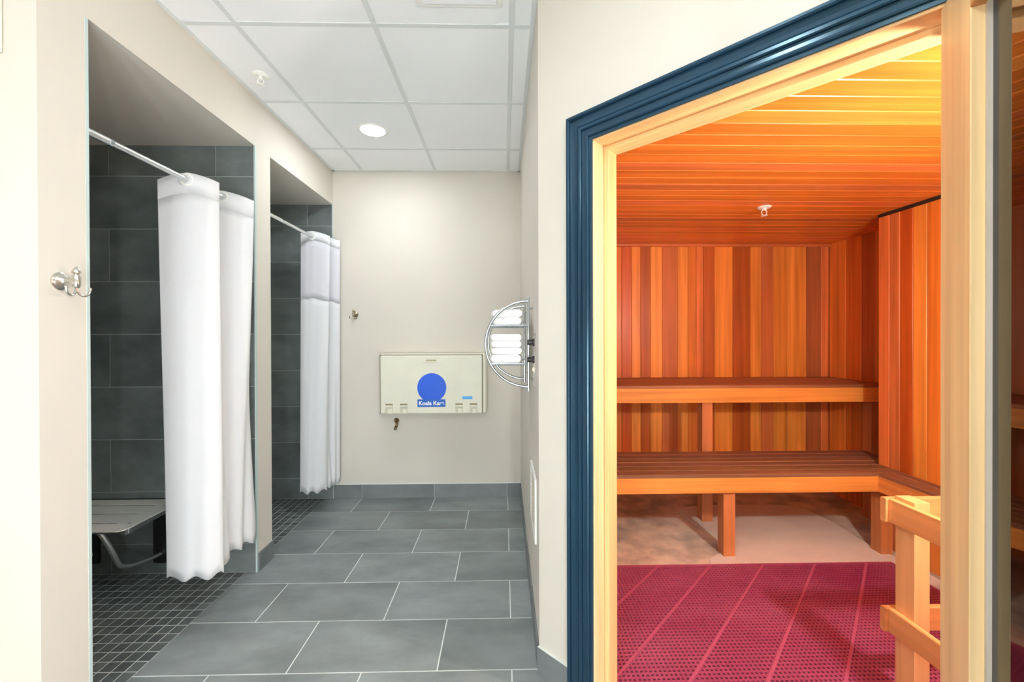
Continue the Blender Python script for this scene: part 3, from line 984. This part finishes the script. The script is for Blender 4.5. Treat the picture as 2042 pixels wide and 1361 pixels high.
# ------------------------------------------------------------------ fold-down shower seat
ss = tag(empty('shower_bench', (-2.14, 2.395, 0.43)), 'pale metal fold-down shower seat with dark slots in the first shower', 'seat')
SX0, SX1, SY0, SY1 = -0.33, 0.305, -0.392, -0.006
sp = MB()
ysl = [SY0] + [c for y in (2.092, 2.203, 2.312) for c in (y - 2.395 - 0.008, y - 2.395 + 0.008)] + [SY1]
for i in range(0, len(ysl), 2):
    if i == 0:
        sp.prism([(SX0, ysl[0]), (SX1 - 0.03, ysl[0]), (SX1 - 0.009, ysl[0] + 0.009), (SX1, ysl[0] + 0.03), (SX1, ysl[1]), (SX0, ysl[1])], -0.005, 0.0)
    else:
        sp.box(SX0, SX1, ysl[i], ysl[i + 1], -0.005, 0.0)
for i in range(1, len(ysl) - 1, 2):
    for a, b_ in ((SX0, SX0 + 0.03), (0.205, 0.245), (0.268, SX1)):
        sp.box(a, b_, ysl[i], ysl[i + 1], -0.0048, -0.0002)
sp.obj('seat_panel', M['seat'], ss)
MB().box(SX0 + 0.02, SX1 - 0.012, SY0 + 0.05, SY0 + 0.075, -0.036, -0.005).obj('under_rail', M['alu'], ss)
MB().box(SX1 - 0.035, SX1 - 0.015, SY0 + 0.03, SY1, -0.034, -0.005).obj('under_rail', M['alu'], ss)
MB().box(SX0, SX1, SY1, 0, -0.05, 0.004).obj('wall_rail', M['black'], ss)
for xo in (0.155, -0.235):
    MB().tube(spline([(xo - 0.02, SY0 + 0.06, -0.030), (xo - 0.002, SY0 + 0.065, -0.06), (xo + 0.008, SY0 + 0.10, -0.15), (xo + 0.0, SY0 + 0.14, -0.23), (xo + 0.0, SY0 + 0.17, -0.262), (xo + 0.01, SY0 + 0.24, -0.285), (xo + 0.02, SY1, -0.31)], 6), 0.0125, 12).obj('brace', M['alu'], ss, True)
    MB().box(xo - 0.02, xo + 0.06, SY1 - 0.012, 0, -0.36, -0.05).obj('bracket', M['black'], ss)


# ------------------------------------------------------------------ robe hooks
def robe_hook(loc_, rz, label, mat, k=1.0):
    h = tag(empty('robe_hook', loc_, rz), label, 'hook', 'double robe hooks')
    S = lambda P_: [(x * k, y * k, z * k) for x, y, z in P_]
    MB().lathe([(r * k, q * k) for r, q in ((0.029, 0), (0.029, 0.003), (0.024, 0.006), (0.025, 0.010), (0.020, 0.014), (0.014, 0.017), (0.010, 0.022), (0.009, 0.046))], 28, axis='y').obj('rosette', mat, h, True)
    MB().lathe([(r * k, q * k) for r, q in ((0.006, -0.022), (0.009, -0.018), (0.011, -0.008), (0.011, 0.012), (0.008, 0.020), (0.006, 0.024), (0.012, 0.026), (0.012, 0.028), (0.010, 0.036), (0.005, 0.044), (0.001, 0.048))], 18, org=(0, -0.052 * k, 0)).obj('barrel', mat, h, True)
    for sg in (-1, 1):
        MB().tube(spline(S([(0, -0.052, -0.018), (sg * 0.002, -0.052, -0.032), (sg * 0.010, -0.053, -0.043), (sg * 0.022, -0.055, -0.046), (sg * 0.034, -0.057, -0.038), (sg * 0.038, -0.058, -0.022)]), 5), 0.0036 * k, 8,
                  radii=None).obj('prong', mat, h, True)
        MB().lathe([(0.001, -0.005 * k), (0.0045 * k, -0.002 * k), (0.0045 * k, 0.002 * k), (0.001, 0.005 * k)], 10, org=(sg * 0.038 * k, -0.058 * k, -0.021 * k)).obj('prong_tip', mat, h, True)
    return h


robe_hook((X_LEFT, 1.352, 1.545), math.pi / 2, 'brushed nickel double robe hook on the pier beside the first shower', M['nickel'])
robe_hook((-1.245, Y_BACK, 1.543), 0, 'small bronze double robe hook on the back wall beside the far shower curtain', mat_metal('hook_bronze', (0.42, 0.36, 0.25), 0.26), 0.86)

# small bronze catch under the changing station
dc = tag(empty('wall_catch', (-0.905, Y_BACK, 0.625)), 'small dark bronze wall catch below the changing station', 'catch')
MB().lathe([(0.022, 0), (0.022, 0.004), (0.016, 0.010), (0.012, 0.020)], 20, org=(0, 0, 0.025), axis='y').obj('rosette', M['bronze'], dc, True)
MB().tube(spline([(0.0, -0.018, 0.026), (0.010, -0.034, 0.010), (0.010, -0.040, -0.010), (0.0, -0.036, -0.026)], 5), 0.0105, 10).obj('arm', M['bronze'], dc, True)
MB().lathe([(0.001, -0.015), (0.011, -0.010), (0.013, 0.0), (0.010, 0.010), (0.001, 0.014)], 14, org=(-0.002, -0.036, -0.035)).obj('knob', M['bronze'], dc, True)

# ------------------------------------------------------------------ wall mounted changing station
cs_ = tag(empty('changing_station', (-0.586, Y_BACK, 0.721)), 'cream plastic fold-down baby changing station with a blue round sticker', 'changing station')
KW, KH, KD = 0.882, 0.495, 0.11
MB().rbox(-KW / 2, KW / 2, -0.095, 0, 0.0, KH, 0.012).obj('housing', M['putty'], cs_)
MB().box(-KW / 2 + 0.012, KW / 2 - 0.028, -0.0965, -0.094, 0.006, KH - 0.008).obj('shadow_gap', M['putty_dark'], cs_)
MB().rbox(-KW / 2 + 0.017, KW / 2 - 0.034, -KD, -0.094, 0.004, KH - 0.013, 0.008).obj('door_panel', M['putty'], cs_)
hx = -0.008
MB().box(hx - 0.042, hx + 0.042, -KD - 0.0008, -KD + 0.004, KH - 0.062, KH - 0.048).obj('grip_recess', mat_flat('putty_grip', lin(176, 170, 132), 0.5), cs_)
MB().rbox(hx - 0.066, hx + 0.066, -KD - 0.004, -KD + 0.002, KH - 0.073, KH - 0.063, 0.0018).obj('grip_lip', M['putty'], cs_)
for x in (-0.352, -0.232, 0.218, 0.336):
    hg_ = MB().box(x - 0.031, x + 0.031, -KD - 0.0012, -KD + 0.002, 0.008, 0.088).obj('hinge_pocket', mat_flat('putty_pocket', lin(206, 203, 182), 0.5), cs_)
    MB().rbox(x - 0.030, x + 0.030, -KD - 0.010, -KD + 0.001, 0.060, 0.074, 0.003).obj('hinge_bar', M['putty'], hg_)
    MB().box(x - 0.030, x + 0.030, -KD - 0.002, -KD + 0.001, 0.074, 0.088).obj('hinge_slot', mat_flat('putty_slot', lin(150, 140, 106), 0.6), hg_)
    MB().rbox(x - 0.012, x + 0.026, -KD - 0.005, -KD + 0.001, 0.006, 0.046, 0.003).obj('hinge_knuckle', M['putty'], hg_)
disc_c = (-0.004, 0.218)
st1 = MB().lathe([(0.118, KD + 0.0004), (0.118, KD + 0.001)], 48, org=(disc_c[0], 0, disc_c[1]), axis='y').obj('round_sticker', M['sticker_blue'], cs_, label='blue round sticker')
bd = MB().box(-0.121, 0.107, -KD - 0.0016, -KD - 0.0009, 0.060, 0.122).obj('name_band', M['sticker_band'], cs_, label='blue band with white lettering')
fc = bpy.data.curves.new('lettering', 'FONT')
fc.body = 'Koala Kare'
fc.size = 0.046
fc.align_x = 'CENTER'
fc.extrude = 0.0004
fc.offset = 0.0012
fo = bpy.data.objects.new('lettering_curve', fc)
COL.objects.link(fo)
dg = bpy.context.evaluated_depsgraph_get()
tm = bpy.data.meshes.new_from_object(fo.evaluated_get(dg))
bpy.data.objects.remove(fo)
to = link('lettering', tm, None, bd)
tm.materials.clear()
tm.materials.append(M['sticker_white'])
to.rotation_euler = (math.pi / 2, 0, 0)
to.location = (-0.007, -KD - 0.0022, 0.076)
MB().box(0.245, 0.326, -KD - 0.0012, -KD - 0.0004, 0.122, 0.145).obj('small_label', M['sticker_sky'], cs_)

# ------------------------------------------------------------------ towel rack with towels, control plate and wall grille
RY0, RY1, RXB, RZC, RR = 1.962, 2.322, 0.117, 1.325, 0.205
tr = tag(empty('towel_rack', (X_RIGHT, (RY0 + RY1) / 2, RZC)), 'chrome half-moon towel rack with two wire shelves on the right wall', 'towel rack')
bx_ = RXB - X_RIGHT
hy = (RY1 - RY0) / 2
for sg in (-1, 1):
    MB().tube([(bx_, sg * hy, -0.225), (bx_, sg * hy, 0.225)], 0.0065, 10).obj('upright', M['chrome'], tr, True)
    MB().tube([(bx_ - RR * math.sin(math.pi * i / 30), sg * hy, RR * math.cos(math.pi * i / 30)) for i in range(31)], 0.0065, 10).obj('arc', M['chrome'], tr, True)
    for z in (-0.17, 0.17):
        MB().tube([(bx_, sg * hy, z), (-0.0005, sg * hy, z)], 0.005, 8).obj('standoff', M['chrome'], tr, True)
for z in (0.087, -0.097):
    ch = math.sqrt(RR ** 2 - z ** 2)
    sh = MB()
    for sg in (-1, 1):
        sh.tube([(bx_ - ch, sg * hy, z), (bx_, sg * hy, z)], 0.0055, 8)
    for q in range(7):
        x = bx_ - ch + (ch) * q / 6
        sh.tube([(x, -hy, z), (x, hy, z)], 0.0035, 8)
    sh.obj('wire_shelf', M['chrome'], tr, True)


def towel(x, y, z, wx, wy, hz, layers, label):
    t = tag(empty('folded_towel', (x, y, z)), label, 'towel', 'folded white towels')
    lh = hz / layers
    for q in range(layers):
        jx, jy = random.uniform(-0.005, 0.005), random.uniform(-0.008, 0.008)
        prof = []
        x0, x1 = -wx / 2 + random.uniform(0, 0.006), wx / 2 - random.uniform(0, 0.004)
        r = lh * 0.5
        for s in range(9):
            a = math.pi / 2 + math.pi * s / 8
            prof.append((x0 + r + r * math.cos(a), r + r * math.sin(a) * 0.98))
        for s in range(9):
            a = -math.pi / 2 + math.pi * s / 8
            prof.append((x1 - r + r * math.cos(a), r + r * math.sin(a) * 0.98))
        n = len(prof)
        ny = 8
        vs = []
        for j in range(ny + 1):
            f_ = j / ny
            yy_ = -wy / 2 + wy * f_
            sq = 1 - 0.10 * (abs(f_ - 0.5) * 2) ** 6
            for px, pz in prof:
                vs.append((px * sq + jx + 0.002 * math.sin(9 * f_ + q), yy_ + jy, q * lh + pz * (0.985 + 0.02 * math.sin(5 * px / wx + 3 * f_ + q))))
        fs_ = [(j * n + i, j * n + (i + 1) % n, (j + 1) * n + (i + 1) % n, (j + 1) * n + i) for j in range(ny) for i in range(n)]
        fs_ += [tuple(range(n - 1, -1, -1)), tuple(range(ny * n, (ny + 1) * n))]
        MB().add(vs, fs_).obj('fold', M['towel'], t, True)
    return t


ym = (RY0 + RY1) / 2
towel(0.005, ym, RZC - 0.097 + 0.0045, 0.165, 0.31, 0.042, 1, 'flat white towel at the bottom of the stack on the lower rack shelf')
towel(0.012, ym, RZC - 0.097 + 0.0465, 0.165, 0.32, 0.098, 3, 'thick folded white towel on top of the stack on the lower rack shelf')
towel(0.015, ym, RZC + 0.087 + 0.0045, 0.160, 0.31, 0.075, 2, 'folded white towel on the upper rack shelf')

cp = tag(empty('control_plate', (X_RIGHT, 1.85, 1.139)), 'narrow steel control plate with two black knobs beside the towel rack', 'control')
MB().rbox(-0.005, 0, -0.037, 0.037, 0.0, 0.241, 0.002).obj('plate', M['nickel'], cp)
for z in (0.195, 0.117):
    MB().lathe([(0.017, 0), (0.017, -0.006), (0.012, -0.008), (0.012, -0.028), (0.010, -0.030)], 20, org=(-0.005, 0, z), axis='x').obj('knob', M['black'], cp, True)
MB().lathe([(0.008, 0), (0.008, -0.004), (0.004, -0.006)], 14, org=(-0.005, 0, 0.072), axis='x').obj('indicator', M['orange_led'], cp, True)

wg = tag(empty('wall_grille', (X_RIGHT, 1.925, 0.455)), 'cream louvred air grille low on the right wall', 'grille')
gf = MB()
for bx in ((-0.008, 0, -0.145, -0.125, 0, 0.28), (-0.008, 0, 0.125, 0.145, 0, 0.28), (-0.008, 0, -0.125, 0.125, 0, 0.02), (-0.008, 0, -0.125, 0.125, 0.26, 0.28)):
    gf.box(*bx)
gf.obj('frame', M['white'], wg)
MB().box(-0.001, 0, -0.125, 0.125, 0.02, 0.26).obj('backing', M['grille'], wg)
for q in range(11):
    z = 0.028 + q * 0.0215
    MB().add([(-0.007, -0.125, z), (-0.007, 0.125, z), (-0.001, 0.125, z + 0.012), (-0.001, -0.125, z + 0.012), (-0.006, -0.125, z - 0.0015), (-0.006, 0.125, z - 0.0015), (0, 0.125, z + 0.0105), (0, -0.125, z + 0.0105)],
             [(0, 1, 2, 3), (7, 6, 5, 4), (0, 4, 5, 1), (1, 5, 6, 2), (2, 6, 7, 3), (3, 7, 4, 0)]).obj('louvre', M['grille'], wg)

# ------------------------------------------------------------------ box on the near left pier
wb = tag(empty('wall_box', (-1.63, 1.29, 2.234)), 'off-white wall box at the upper left edge of the picture', 'wall box')
MB().rbox(-0.11, 0.102, -0.012, 0, 0.0, 0.28, 0.004).obj('back_plate', M['putty'], wb)
MB().rbox(-0.10, 0.092, -0.05, -0.012, 0.010, 0.27, 0.008).obj('cover', M['white'], wb)

bpy.context.view_layer.update()
